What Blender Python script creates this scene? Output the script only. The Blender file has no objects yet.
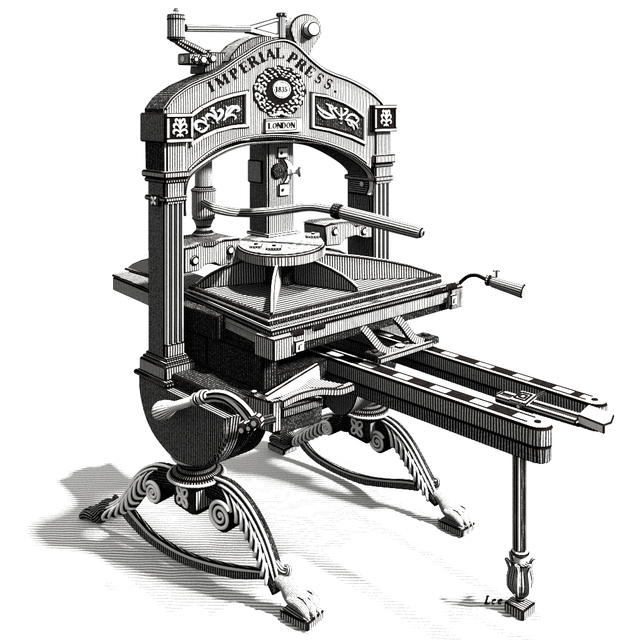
import bpy, math, random
from mathutils import Vector, Matrix
random.seed(7)
PI = math.pi
# ------------------------------------------------------------------ viewpoint and press axes
H, FP, CX, HY = 1.7, 800.0, 313.0, 100.0
AL = math.radians(43); ca, sa = math.cos(AL), math.sin(AL)
OX, OY = -.493, 2.924
def toL(X, Y, Z):
    X -= OX; Y -= OY
    return Vector((X*ca+Y*sa, -X*sa+Y*ca, Z))
CAM = toL(0, 0, H)
def ray(px, py):
    X, Y, Z = (px-CX)/FP, 1.0, -(py-HY)/FP
    return Vector((X*ca+Y*sa, -X*sa+Y*ca, Z))
# measured points of the press: a sight line met with a plane of the press
def PY(px, py, y):
    d = ray(px, py); return CAM + d*((y-CAM.y)/d.y)
def PX(px, py, x):
    d = ray(px, py); return CAM + d*((x-CAM.x)/d.x)
def PZ(px, py, z):
    d = ray(px, py); return CAM + d*((z-CAM.z)/d.z)
def PD(px, py, dep):
    return CAM + ray(px, py)*dep
def PV(px, py, p0, n):
    d = ray(px, py); n = Vector(n); return CAM + d*((Vector(p0)-CAM).dot(n)/d.dot(n))
def xz(pts, y=0.0):
    return [(p.x, p.z) for p in (PY(a, b, y) for a, b in pts)]
def V(*a): return Vector(a)

# ------------------------------------------------------------------ materials
def hatch(name, freq, k=7.0, p=2.2, top=.86, wob=.35, rough_n=.25, tint=(1, .985, .96), freq2=None):
    m = bpy.data.materials.new(name); m.use_nodes = True
    nt = m.node_tree; N = nt.nodes; L = nt.links; N.clear()
    def mth(op, a, b=None, c=None):
        n = N.new('ShaderNodeMath'); n.operation = op
        for i, v in enumerate((a, b, c)):
            if v is None: continue
            if isinstance(v, (int, float)): n.inputs[i].default_value = v
            else: L.new(v, n.inputs[i])
        return n.outputs[0]
    uv = N.new('ShaderNodeUVMap'); uv.uv_map = 'UVMap'
    sep = N.new('ShaderNodeSeparateXYZ'); L.new(uv.outputs[0], sep.inputs[0])
    n1 = N.new('ShaderNodeTexNoise'); n1.inputs['Scale'].default_value = 9; n1.inputs['Detail'].default_value = 1
    L.new(uv.outputs[0], n1.inputs['Vector'])
    n2 = N.new('ShaderNodeTexNoise'); n2.inputs['Scale'].default_value = 150; n2.inputs['Detail'].default_value = 2
    L.new(uv.outputs[0], n2.inputs['Vector'])
    u = mth('MULTIPLY', sep.outputs[0], freq)
    u = mth('ADD', u, mth('MULTIPLY', mth('SUBTRACT', n1.outputs[0], .5), wob*2))
    t = mth('ABSOLUTE', mth('SUBTRACT', mth('MULTIPLY', mth('FRACT', u), 2), 1))   # 0 gap centre .. 1 line centre
    t = mth('ADD', t, mth('MULTIPLY', mth('SUBTRACT', n2.outputs[0], .5), rough_n*2))
    t = mth('MAXIMUM', t, 0.0)
    e = mth('POWER', t, p)
    if freq2:
        w = mth('MULTIPLY', sep.outputs[1], freq2)
        s = mth('ABSOLUTE', mth('SUBTRACT', mth('MULTIPLY', mth('FRACT', w), 2), 1))
        e = mth('MAXIMUM', e, mth('POWER', s, p*1.5))
    a = mth('ADD', mth('MULTIPLY', mth('EXPONENT', mth('MULTIPLY', e, -k)), top), .003)
    col = N.new('ShaderNodeCombineColor')
    for i in range(3): L.new(mth('MULTIPLY', a, tint[i]), col.inputs[i])
    bs = N.new('ShaderNodeBsdfDiffuse'); L.new(col.outputs[0], bs.inputs['Color'])
    o = N.new('ShaderNodeOutputMaterial'); L.new(bs.outputs[0], o.inputs[0])
    return m
def plain(name, c, grain=0.0, scale=60):
    m = bpy.data.materials.new(name); m.use_nodes = True
    nt = m.node_tree; N = nt.nodes; L = nt.links; N.clear()
    bs = N.new('ShaderNodeBsdfDiffuse')
    n = N.new('ShaderNodeTexNoise'); n.inputs['Scale'].default_value = scale
    tc = N.new('ShaderNodeTexCoord'); L.new(tc.outputs['Object'], n.inputs['Vector'])
    r = N.new('ShaderNodeValToRGB'); L.new(n.outputs[0], r.inputs[0])
    r.color_ramp.elements[0].position = .35; r.color_ramp.elements[1].position = .65
    r.color_ramp.elements[0].color = (c[0]*(1-grain), c[1]*(1-grain), c[2]*(1-grain), 1)
    r.color_ramp.elements[1].color = (*c, 1)
    L.new(r.outputs[0], bs.inputs['Color'])
    o = N.new('ShaderNodeOutputMaterial'); L.new(bs.outputs[0], o.inputs[0])
    return m
INK = plain('engraving_ink', (.0035, .0028, .0025), .5)
BRIGHT = plain('bright_metal', (.52, .515, .50), .12)
ORN = plain('lightened_relief', (.88, .87, .85), .1)  # bright metal made paler to offset the shade on shaded sides
HANDLE = hatch('polished_handle', 95, 8.0, 5.0, wob=.2, top=.9)
IRON = hatch('hatched_iron', 98, 8.0, 2.1, top=.52)
DARK = hatch('dark_iron', 94, 9.0, 1.15, rough_n=.3, top=.5)  # darker iron; also holds shade put into left sides and some tops
LIGHT = hatch('light_iron', 98, 7.5, 2.3, top=.5)  # paler iron; also the lit tone of front faces
BLACK = hatch('black_iron_shade', 92, 10.0, .45, rough_n=.22, top=.4)  # near-black iron; also shade put into head, cheeks and under-bed parts
FLOORH = hatch('platen_floor_lines', 44, 8.0, 1.5, wob=.25, top=.45)
TUBEM = hatch('turned_steel', 100, 7.0, 1.9, wob=.2, top=.5)
WOOD = hatch('turned_wood', 90, 7.0, 3.0, wob=.3, top=.5)
DISCM = hatch('disc_face_lines', 62, 9.0, 2.0, wob=2.2, rough_n=.9, top=.4)
FUR = hatch('carved_iron', 190, 6.5, 2.6, wob=.5, rough_n=.55, top=.5)

# ------------------------------------------------------------------ mesh builder
class MB:
    def __init__(s): s.v = []; s.f = []; s.uv = []
    def add(s, vs, fs, uvs=None):
        b = len(s.v); s.v += [Vector(v) for v in vs]
        for i, f in enumerate(fs):
            s.f.append([b+k for k in f]); s.uv.append(uvs[i] if uvs else None)
    def prism(s, pts, off):
        pts = [Vector(p) for p in pts]; off = Vector(off); n = len(pts)
        nn = Vector()
        for i in range(n): nn += pts[i].cross(pts[(i+1) % n])
        if nn.dot(off) > 0: pts = pts[::-1]
        s.add(pts+[p+off for p in pts],
              [list(range(n)), list(range(2*n-1, n-1, -1))]+[[(i+1) % n, i, n+i, n+(i+1) % n] for i in range(n)])
    def py(s, pts, y0, y1): s.prism([V(x, y0, z) for x, z in pts], V(0, y1-y0, 0))
    def px(s, pts, x0, x1): s.prism([V(x0, y, z) for y, z in pts], V(x1-x0, 0, 0))
    def pz(s, pts, z0, z1): s.prism([V(x, y, z0) for x, y in pts], V(0, 0, z1-z0))
    def box(s, x0, x1, y0, y1, z0, z1): s.pz([(x0, y0), (x1, y0), (x1, y1), (x0, y1)], z0, z1)
    def obox(s, c, ex, ey, ez):
        c, ex, ey, ez = map(Vector, (c, ex, ey, ez))
        s.prism([c-ex-ey-ez, c+ex-ey-ez, c+ex+ey-ez, c-ex+ey-ez], ez*2)
    def tube(s, path, r, seg=14, along=True, squash=None, up=None, caps=True):
        path = [Vector(p) for p in path]; n = len(path)
        r = list(r) if hasattr(r, '__len__') else [r]*n
        T = [(path[min(i+1, n-1)]-path[max(i-1, 0)]).normalized() for i in range(n)]
        a = Vector(up) if up is not None else (V(0, 0, 1) if abs(T[0].z) < .9 else V(1, 0, 0))
        vs, L = [], 0.0; Ls = []
        for i in range(n):
            if i: L += (path[i]-path[i-1]).length
            Ls.append(L)
            if up is not None: a = Vector(up)
            a = (a - T[i]*a.dot(T[i])).normalized(); b = T[i].cross(a)
            ra, rb = (r[i], r[i]) if squash is None else (r[i]*squash[0], r[i]*squash[1])
            if squash is not None and len(squash) > 2: ra = squash[2]
            for j in range(seg):
                th = 2*PI*j/seg; vs.append(path[i]+a*(ra*math.cos(th))+b*(rb*math.sin(th)))
        rm = max(r); fs, uvs = [], []
        for i in range(n-1):
            for j in range(seg):
                k = (j+1) % seg
                fs.append([i*seg+j, i*seg+k, (i+1)*seg+k, (i+1)*seg+j])
                u0, u1 = 2*PI*j/seg*rm, 2*PI*(j+1)/seg*rm
                if along: uvs.append([(u0, Ls[i]), (u1, Ls[i]), (u1, Ls[i+1]), (u0, Ls[i+1])])
                else: uvs.append([(Ls[i], u0), (Ls[i], u1), (Ls[i+1], u1), (Ls[i+1], u0)])
        if caps:
            fs.append(list(range(seg-1, -1, -1))); uvs.append(None)
            fs.append([(n-1)*seg+j for j in range(seg)]); uvs.append(None)
        s.add(vs, fs, uvs)
    def lathe(s, prof, c, axis=(0, 0, 1), seg=28, along=True):
        c = Vector(c); axis = Vector(axis).normalized()
        s.tube([c+axis*z for r, z in prof], [max(r, 1e-4) for r, z in prof], seg, along) if False else None
        a = V(1, 0, 0) if abs(axis.x) < .8 else V(0, 1, 0)
        a = (a-axis*a.dot(axis)).normalized(); b = axis.cross(a)
        vs, fs, uvs = [], [], []; L = 0; Ls = []; rm = max(r for r, z in prof)
        for i, (r, z) in enumerate(prof):
            if i: L += math.hypot(r-prof[i-1][0], z-prof[i-1][1])
            Ls.append(L)
            for j in range(seg):
                th = 2*PI*j/seg; vs.append(c+axis*z+(a*math.cos(th)+b*math.sin(th))*max(r, 1e-4))
        for i in range(len(prof)-1):
            for j in range(seg):
                k = (j+1) % seg
                fs.append([i*seg+j, i*seg+k, (i+1)*seg+k, (i+1)*seg+j])
                u0, u1 = 2*PI*j/seg*rm, 2*PI*(j+1)/seg*rm
                if along: uvs.append([(u0, Ls[i]), (u1, Ls[i]), (u1, Ls[i+1]), (u0, Ls[i+1])])
                else: uvs.append([(Ls[i], u0), (Ls[i], u1), (Ls[i+1], u1), (Ls[i+1], u0)])
        fs.append(list(range(seg-1, -1, -1))); uvs.append(None)
        fs.append([(len(prof)-1)*seg+j for j in range(seg)]); uvs.append(None)
        s.add(vs, fs, uvs)
    def bar(s, path, side, w, h, along=False):
        """rectangular section swept along path; side = fixed sideways direction (width w), h = the other way"""
        path = [Vector(p) for p in path]; n = len(path); side = Vector(side).normalized()
        ws = w if hasattr(w, '__len__') else [w]*n; hs = h if hasattr(h, '__len__') else [h]*n
        vs = []; Ls = []; L = 0
        for i in range(n):
            if i: L += (path[i]-path[i-1]).length
            Ls.append(L)
            T = (path[min(i+1, n-1)]-path[max(i-1, 0)]).normalized()
            sd = (side-T*side.dot(T)).normalized(); u = sd.cross(T).normalized()
            for a, b in ((-1, -1), (1, -1), (1, 1), (-1, 1)): vs.append(path[i]+sd*(a*ws[i]/2)+u*(b*hs[i]/2))
        fs, uvs = [], []
        for i in range(n-1):
            for j in range(4):
                k = (j+1) % 4; fs.append([i*4+j, i*4+k, i*4+4+k, i*4+4+j])
                e = (ws[i] if j % 2 == 0 else hs[i])
                if along: uvs.append([(0, Ls[i]), (e, Ls[i]), (e, Ls[i+1]), (0, Ls[i+1])])
                else: uvs.append([(Ls[i], 0), (Ls[i], e), (Ls[i+1], e), (Ls[i+1], 0)])
        fs.append([3, 2, 1, 0]); uvs.append(None); q = (n-1)*4; fs.append([q, q+1, q+2, q+3]); uvs.append(None)
        s.add(vs, fs, uvs)
    def blob(s, c, a, b, d, seg=10, rings=6):
        c, a, b, d = map(Vector, (c, a, b, d)); vs = []
        for i in range(rings+1):
            ph = PI*i/rings
            for j in range(seg):
                th = 2*PI*j/seg
                vs.append(c+a*(math.sin(ph)*math.cos(th))+b*(math.sin(ph)*math.sin(th))+d*math.cos(ph))
        fs = [[i*seg+j, i*seg+(j+1) % seg, (i+1)*seg+(j+1) % seg, (i+1)*seg+j] for i in range(rings) for j in range(seg)]
        s.add(vs, fs)

def build(mb, name, mat, parent, edge=.0042, smooth=False, topdir=0.0, edge_mat=None, ang=32, label=None, rotface=False):
    me = bpy.data.meshes.new(name)
    lo = Vector([min(v[i] for v in mb.v) for i in range(3)]); hi = Vector([max(v[i] for v in mb.v) for i in range(3)])
    c = (lo+hi)/2; c.z = lo.z
    me.from_pydata([v-c for v in mb.v], [], mb.f); me.update()
    bmod = None
    uvl = me.uv_layers.new(name='UVMap')
    ct, st = math.cos(topdir), math.sin(topdir)
    for pi, poly in enumerate(me.polygons):
        given = mb.uv[pi]; n = poly.normal
        for k, li in enumerate(poly.loop_indices):
            if given: uvl.data[li].uv = given[k]; continue
            p = mb.v[me.loops[li].vertex_index]
            if abs(n.z) > .75: uvl.data[li].uv = (p.x*ct+p.y*st, -p.x*st+p.y*ct)
            else:
                h = Vector((-n.y, n.x, 0)).normalized(); uvl.data[li].uv = (p.dot(h), p.z)
                if rotface: uvl.data[li].uv = (p.z, p.dot(h))
    import bmesh
    bm = bmesh.new(); bm.from_mesh(me); bmesh.ops.recalc_face_normals(bm, faces=bm.faces); bm.to_mesh(me); bm.free()
    me.materials.append(mat); me.materials.append(edge_mat or INK)
    if smooth: me.shade_smooth() if hasattr(me, 'shade_smooth') else [setattr(p, 'use_smooth', True) for p in me.polygons]
    o = bpy.data.objects.new(name, me); bpy.context.scene.collection.objects.link(o)
    pc = getattr(parent, '_c', None)
    o.parent = parent; o.location = c - (Vector(parent['_c']) if parent is not None and '_c' in parent else Vector())
    o['_c'] = list(c)
    if edge:
        b = o.modifiers.new('edge', 'BEVEL'); b.width = edge*1.3; b.segments = 1; b.limit_method = 'ANGLE'
        b.angle_limit = math.radians(ang); b.material = 1; b.use_clamp_overlap = True; b.harden_normals = False
    if label: o['label'] = label
    return o
def sm(pts, n=6):
    """Catmull-Rom through the points"""
    pts = [Vector(p) for p in pts]; out = []
    P = [pts[0]*2-pts[1]]+pts+[pts[-1]*2-pts[-2]]
    for i in range(1, len(P)-2):
        for k in range(n):
            t = k/n; a, b, c, d = P[i-1:i+3]
            out.append(.5*((2*b)+(c-a)*t+(2*a-5*b+4*c-d)*t*t+(3*b-a-3*c+d)*t**3))
    out.append(pts[-1]); return out
def sm2(pts, n=5): return [(v.x, v.y) for v in sm([V(a, b, 0) for a, b in pts], n)]
def interp(vals, n):
    m = len(vals)-1; return [vals[min(int(i*m/(n-1)), m-1)]*(1-(i*m/(n-1)-min(int(i*m/(n-1)), m-1)))+vals[min(int(i*m/(n-1)), m-1)+1]*(i*m/(n-1)-min(int(i*m/(n-1)), m-1)) for i in range(n)]

press = bpy.data.objects.new('printing_press', None); bpy.context.scene.collection.objects.link(press)
press.location = (OX, OY, 0); press.rotation_euler = (0, 0, AL)
press['label'] = 'engraved black cast iron hand printing press with arched head standing on lion paw feet'
press['category'] = 'printing press'

# ------------------------------------------------------------------ arched head
TOPC = [(163,109),(167,103),(171,97.6),(179,91),(188,85),(200,79.5),(213,74),(221,69.5),(229,64),(236,59),(244,54),(251,49.3),(258,45),(264,42.3),(270,40.3),(276,39),(282,38.6),(287,39.3),(294,42.3),(300,47),(306,53),(311,58),(318,64),(325,69),(335,73.5),(345,77),(354,81),(363,86),(370,90.3),(376,95),(382,101),(386,107)]
BOTC = sm2([(366,165),(353,155.5),(336,148),(318,142.3),(295,138),(270,136.8),(244,139.5),(223,146),(208.5,154),(196,164),(188,172)], 4)
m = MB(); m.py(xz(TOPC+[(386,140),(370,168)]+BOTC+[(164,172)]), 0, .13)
head = build(m, 'arched_head', BLACK, press, .004, ang=50)  # black body puts shade into the crown's top and left edge
m = MB(); m.py(xz(TOPC+[(386,140),(370,168)]+BOTC+[(164,172)]), -.0035, -.0008); build(m, 'lit_face_plate', LIGHT, head, 0)  # pale sheet gives the front its lit tone
# raised border along the crown
yb = -.012
def strip(pts, y0, y1, w, name, mat, par, edge=.003, inward=1, n=3):
    """flat moulding whose outer edge follows pts (front plane), w pixels wide towards the inside"""
    pts = sm2(pts, n); m = MB(); inner = []
    for i, (a, b) in enumerate(pts):
        q, p = pts[min(i+1, len(pts)-1)], pts[max(i-1, 0)]
        tx, ty = q[0]-p[0], q[1]-p[1]; l = math.hypot(tx, ty)
        inner.append((a-ty/l*w*inward, b+tx/l*w*inward))
    m.py(xz(pts, 0)+xz(inner[::-1], 0), y0, y1); return build(m, name, mat, par, edge, ang=50)
strip(TOPC, .002, -.012, 3.6, 'crown_moulding', BRIGHT, head, .0045)
strip(sm2([(188,171),(196,163),(208.5,153),(223,145),(244,138.5),(270,135.8),(295,137),(318,141.3),(336,147),(353,154.5),(366,164)],2), -.001, -.010, 2.6, 'arch_moulding', BRIGHT, head, .003, inward=-1)
# arch lining that runs down to the brackets
lin = sm([PY(a, b, .012) for a, b in [(184,216),(183.5,203),(184.6,188),(187,179.5),(192,173),(202,165),(215,156.5),(229,149.5),(246,144.6),(265,143),(295,142),(322,144.5),(338,150),(353,158.5),(363,166),(370,175),(372,186),(369,196)]], 5)
m = MB(); m.bar(lin, (0, 1, 0), .03, .008); build(m, 'arch_lining', BRIGHT, head, .003)
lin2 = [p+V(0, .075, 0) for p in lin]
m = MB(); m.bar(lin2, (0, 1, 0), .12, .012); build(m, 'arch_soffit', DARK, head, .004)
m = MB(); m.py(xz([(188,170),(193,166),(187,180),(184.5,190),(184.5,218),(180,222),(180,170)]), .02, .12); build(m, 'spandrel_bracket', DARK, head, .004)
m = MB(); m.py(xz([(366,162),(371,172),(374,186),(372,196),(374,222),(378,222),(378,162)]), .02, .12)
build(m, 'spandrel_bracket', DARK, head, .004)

# sunk panels
def panel(outer, inner, lab):
    m = MB(); m.py(xz(outer), -.0015, -.004); pan = build(m, 'panel', INK, head, 0)
    m = MB(); m.py(xz(inner), -.004, -.0065); build(m, 'panel_field', BLACK, pan, 0)
    # border frame
    m = MB()
    n = len(outer)
    mid = [(a*.35+c*.65, b*.35+d*.65) for (a, b), (c, d) in zip(outer, inner)]
    mo = [(a*.78+c*.22, b*.78+d*.22) for (a, b), (c, d) in zip(outer, inner)]
    for i in range(n):
        j = (i+1) % n; m.py(xz([mo[i], mo[j], mid[j], mid[i]]), -.004, -.016)
    build(m, 'panel_border', BRIGHT, pan, .0012, ang=60)
    return pan
lp = panel([(188,114),(199,106),(214.5,98),(231,92.7),(248,89.5),(248,128.5),(231,129.5),(214.5,134),(200,141),(188,149)],
           [(192.5,118),(202,110.5),(216,103.5),(231,99),(241.5,96.5),(241.5,122),(231,123.5),(214.5,127.5),(202,133),(192.5,139)], 'l')
rp = panel([(308.5,91.5),(325,94),(343,101),(355,108),(364.5,115.5),(364.5,147),(350.5,140),(328,132.5),(308.5,129)],
           [(314.5,98),(326,99.5),(342,105.5),(352,111.5),(360.5,119),(360.5,137.5),(349,132.5),(328,126.5),(314.5,124)], 'r')
def scrollwork(name, par, curves, y=-.012, pools=(), sh=(0, 0, 1)):
    m = MB(); ox, dx, sc_ = sh; f_ = lambda a, b: (ox+(a-ox)*sc_+dx, b)
    curves = [([f_(*q) for q in pts], r0) for pts, r0 in curves]; pools = [(f_(a, b)[0], b, rx, rz) for a, b, rx, rz in pools]
    for pts, r0 in curves:
        pp = sm([PY(a, b, y) for a, b in pts], 5); n = len(pp)
        rr = [max(.0012, r0*.0032*math.sin(PI*(.12+.8*i/(n-1)))**.8) for i in range(n)]
        m.tube(pp, rr, 8)
    for a, b, rx, rz in pools: m.blob(PY(a, b, y), (rx*.0035, 0, 0), (0, 0, rz*.0035), (0, .004, 0))
    return build(m, name, BRIGHT, par, 0, smooth=True)
scrollwork('scroll_ornament', lp, [
    ([(206,126),(200,122),(194,122),(192,127),(195,130),(198,128)], 1.9),
    ([(207,125),(203,130),(199,132),(196,131)], 1.6), ([(204,124),(202,119),(199,118)], 1.6),
    ([(216,121),(212,117),(207,115),(204,117),(206,120)], 2.0), ([(215,122),(214,116),(211,111),(208,111)], 1.9),
    ([(215,121),(219,117),(221,112),(219,110),(216,112)], 2.0), ([(211,113),(210,109),(213,108)], 1.6),
    ([(222,121),(227,115),(232,109),(237,107),(239,110),(236,112)], 1.9), ([(224,118),(226,111),(230,107),(234,106)], 1.3),
    ([(226,117),(231,115),(235,117),(234,120)], 1.5), ([(227,111),(225,106)], 1.2)],
    sh=(240,0,.94), pools=[(193.5,126,1.6,2.2),(219.5,111.5,1.8,1.8),(211,123,1.2,.9),(237,108.5,2,1.6),(213,118,2.2,1.8),(210,122.5,.8,.6),(216,123,.9,.7)])
scrollwork('scroll_ornament', rp, [
    ([(336,118),(331,116),(325,113),(319,109),(317,105)], 2.3), ([(335,117),(330,110),(329,106),(326,104)], 1.9),
    ([(334,118),(326,118),(321,115),(318,111)], 1.9), ([(331,112),(332,107),(330,105)], 1.5),
    ([(341,120),(341,114),(341,108)], 1.9), ([(340,116),(336,112),(334,109),(337,108)], 1.7), ([(342,116),(346,113),(347,110),(344,109)], 1.7),
    ([(345,120),(350,121),(355,124),(358,129)], 2.1), ([(346,119),(350,115),(355,116),(358,120),(356,123)], 1.8),
    ([(350,122),(353,127),(354,130)], 1.8), ([(347,122),(349,125),(352,126)],1.4)],
    pools=[(341,119,3.4,1.1),(323,112.5,2.6,2),(356,118,1.6,1.8),(341,109,1.2,1.8),(341,123.5,1.6,.8)])

# letters (stroke glyphs in a unit em: cap height 1)
def strk(a, b, w): 
    a, b = Vector((*a, 0)), Vector((*b, 0)); d = (b-a).normalized(); n = V(-d.y, d.x, 0)*w/2
    return [a+n, b+n, b-n, a-n]
def arc(cx, cy, rx, ry, a0, a1, w0, w1=None, n=9):
    w1 = w1 or w0; out = []
    for i in range(n):
        t0, t1 = math.radians(a0+(a1-a0)*i/n), math.radians(a0+(a1-a0)*(i+1)/n)
        def pt(t, s):
            w = w0+(w1-w0)*abs(math.cos(t)); r = s*w/2
            return V(cx+(rx+r)*math.cos(t), cy+(ry+r)*math.sin(t), 0)
        out.append([pt(t0, 1), pt(t1, 1), pt(t1, -1), pt(t0, -1)])
    return out
T_, t_, S_ = .27, .1, .09
def serif(x, y, w=.34): return strk((x-w/2, y), (x+w/2, y), S_)
G = {
 'I': [strk((0,0),(0,1),T_), serif(0,.035), serif(0,.965)],
 'M': [strk((-.38,0),(-.38,1),t_), strk((.38,0),(.38,1),T_), strk((-.36,1),(0,.12),T_), strk((0,.12),(.36,1),t_), serif(-.38,.035,.28), serif(.38,.035,.34), serif(-.42,.965,.22), serif(.42,.965,.22)],
 'P': [strk((-.2,0),(-.2,1),T_), serif(-.2,.035,.4), serif(-.24,.965,.26)]+arc(0,.73,.2,.235,-90,90,t_,T_)+[strk((-.2,.965),(0,.965),t_), strk((-.2,.495),(0,.495),t_)],
 'R': [strk((-.26,0),(-.26,1),T_), serif(-.26,.035,.36), serif(-.3,.965,.26)]+arc(-.04,.75,.2,.215,-90,90,t_,T_)+[strk((-.26,.965),(-.04,.965),t_), strk((-.26,.535),(-.04,.535),t_), strk((0,.52),(.28,.02),T_), serif(.34,.035,.2)],
 'E': [strk((-.2,0),(-.2,1),T_), strk((-.34,.035),(.28,.035),S_), strk((-.34,.965),(.28,.965),S_), strk((-.2,.5),(.14,.5),S_), strk((.28,0),(.28,.25),.08), strk((.28,1),(.28,.77),.08), strk((.14,.38),(.14,.62),.07)],
 'A': [strk((-.34,0),(0,1),t_), strk((.32,0),(0,1),T_), strk((-.22,.33),(.2,.33),S_), serif(-.36,.035,.26), serif(.34,.035,.34)],
 'L': [strk((-.2,0),(-.2,1),T_), serif(-.2,.965,.38), strk((-.34,.035),(.28,.035),S_), strk((.28,0),(.28,.3),.08)],
 'S': arc(0,.74,.19,.22,30,255,.09,.13)+arc(0,.27,.21,.23,-150,75,.09,.15)+[strk((-.1,.6),(.1,.42),T_), strk((.21,.72),(.21,.98),.06), strk((-.23,.02),(-.23,.3),.06)],
 'O': arc(0,.5,.27,.44,0,360,.07,.19,18),
 'N': [strk((-.3,0),(-.3,1),t_), strk((.3,0),(.3,1),t_), strk((-.3,1),(.3,.05),T_), serif(-.3,.035,.28), serif(.3,.965,.28), serif(-.36,.965,.2)],
 'D': [strk((-.24,0),(-.24,1),T_), strk((-.36,.035),(-.02,.035),S_), strk((-.36,.965),(-.02,.965),S_)]+arc(-.02,.5,.28,.465,-90,90,.07,.2),
 '.': [strk((0,0),(0,.2),.22)],
 '1': [strk((0,0),(0,1),T_), serif(0,.035,.4), strk((0,.95),(-.17,.78),.09)],
 '8': arc(0,.74,.17,.2,0,360,.09,.16,14)+arc(0,.28,.21,.24,0,360,.09,.17,14),
 '3': arc(-.02,.74,.18,.2,-90,150,.09,.16)+arc(-.02,.27,.22,.24,-150,90,.09,.17),
 '5': [strk((-.17,.5),(-.17,.98),.09), strk((-.2,.93),(.2,.93),.13)]+arc(-.02,.32,.22,.27,-150,130,.09,.18),
 'e': arc(0,.3,.22,.28,25,320,.08,.13)+[strk((-.2,.32),(.2,.38),.06)],
}
def put(m, ch, org, ex, ez, nrm, h, wid=1.0, depth=.003, slant=0):
    """glyph with baseline centre org, ex right, ez up, cap height h, proud along nrm"""
    for q in G[ch]:
        m.prism([org+ex*((p.x*wid+p.y*slant)*h)+ez*(p.y*h) for p in q], nrm*depth)
m = MB(); nrm = V(0, -1, 0)
LET = [('I',213,91.5,8,-27),('M',224.5,85.5,8,-31),('P',237.5,78,8,-34),('E',247.3,71.8,8,-33),('R',256,66,8,-30),('I',263.3,62.3,8,-22),('A',270.6,59.8,8,-12),('L',279.8,58.4,8,0),
       ('P',289.5,63,8,35),('R',298,69.3,8,37),('E',306.8,76,8,36),('S',316,82.8,8,34),('S',325.5,88.6,8,29),('.',334.5,92.6,8,25)]
for ch, a, b, h, rot in LET:
    rr = math.radians(rot)
    o_ = PY(a, b, -.0015); r_ = PY(a+5*math.cos(rr), b+5*math.sin(rr), -.0015); u_ = PY(a+5*math.sin(rr), b-5*math.cos(rr), -.0015)
    ex = (r_-o_)/5; ez = (u_-o_)/5; sc = 10.6
    for q in G[ch]: m.prism([o_+ex*(p.x*sc*1.12)+ez*(p.y*sc) for p in q], nrm*.003)
build(m, 'raised_lettering', INK, head, 0)

# wreath and date medallion
wc = PY(280.5, 88.5, 0)
def wp(r, th): 
    return PY(278.3+r*.97*math.cos(th), 91.6+r*.95*math.sin(th), 0)
m = MB(); m.prism([wp(27+.9*math.sin(i*9*PI/20.+1), 2*PI*i/60)+V(0, -.002, 0) for i in range(60)], V(0, -.004, 0))
wr = build(m, 'laurel_wreath', INK, head, 0)
m = MB()
for ring, (rad, nn, ln, wd) in enumerate([(24.6, 30, 2.0, 1.05), (21.6, 28, 2.0, 1.0), (18.6, 24, 1.9, .95), (15.6, 20, 1.7, .85)]):
    for i in range(nn):
        th = 2*PI*(i+.5*(ring % 2))/nn - PI/2 + random.uniform(-.05, .05)
        sgn = 1 if math.cos(th) > 0 else -1
        p = wp(rad+random.uniform(-.6, .6), th); q = wp(rad+1, th); q0 = wp(rad, th); s1 = wp(rad, th+.04)
        er = (q-q0); et = (s1-q0).normalized()*er.length*-sgn
        a = random.uniform(.25, .75)*(1 if (ring+i) % 2 else -1); A = (et*math.cos(a)+er*math.sin(a)); B = (er*math.cos(a)-et*math.sin(a))
        f = random.uniform(.85, 1.12)
        m.blob(p+V(0, -.007, 0), A*ln*f, B*wd*f, V(0, -.006, 0), 8, 6)
for sx in (-1, 1):   # ribbon ends at the foot of the wreath
    pp = sm([PY(280.5+sx*a, b, -.01) for a, b in [(-2,112),(2,114),(7,115.5),(11,115)]], 4); m.tube(pp, [.004, .0055, .006, .005, .005, .005, .005, .004, .004, .004, .003, .003, .002], 6)
build(m, 'laurel_leaves', BRIGHT, wr, 0, smooth=True)
m = MB()
wm = lambda r, th: PY(280.3+r*math.cos(th), 89.6+r*math.sin(th), 0)
m.prism([wm(9.2, 2*PI*i/32)+V(0, -.005, 0) for i in range(32)], V(0, -.006, 0))
med = build(m, 'date_medallion', BRIGHT, head, .0018, ang=60)
m = MB(); c0 = [wm(7.5, 2*PI*i/32)+V(0, -.0125, 0) for i in range(33)]; m.tube(c0, .0012, 6, caps=False); build(m, 'medallion_rim', INK, med, 0)
m = MB()
for i, ch in enumerate('1835'):
    o_ = PY(276.5+i*3.05, 92.1, -.0105); ex = (PY(280, 91, 0)-PY(279, 91, 0)); ez = (PY(280, 90, 0)-PY(280, 91, 0))
    for q in G[ch]: m.prism([o_+ex*(p.x*5.0)+ez*(p.y*5.4) for p in q], nrm*.003)
build(m, 'date_numerals', INK, med, 0)
# name plate
m = MB(); m.py(xz([(262.5,118.5),(299,117),(299,132.5),(262.5,134)]), -.001, -.016)
npl = build(m, 'name_plate', BRIGHT, head, .004)
m = MB(); q = [PY(a, b, -.0165) for a, b in [(265.2,121),(296.3,119.8),(296.3,129.8),(265.2,131.2)]]
for i in range(4): m.bar([q[i], q[(i+1) % 4]], (0, 1, 0), .002, .0035)
build(m, 'plate_rim', INK, npl, 0)
m = MB()
for i, ch in enumerate('LONDON'):
    o_ = PY(270.0+i*4.55, 128.8-i*.17, -.0155); ex = (PY(280, 91, 0)-PY(279, 91, 0)); ez = (PY(280, 90, 0)-PY(280, 91, 0))
    for g in G[ch]: m.prism([o_+ex*(p.x*5.6)+ez*(p.y*5.8) for p in g], nrm*.003)
build(m, 'plate_lettering', INK, npl, 0)

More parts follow.
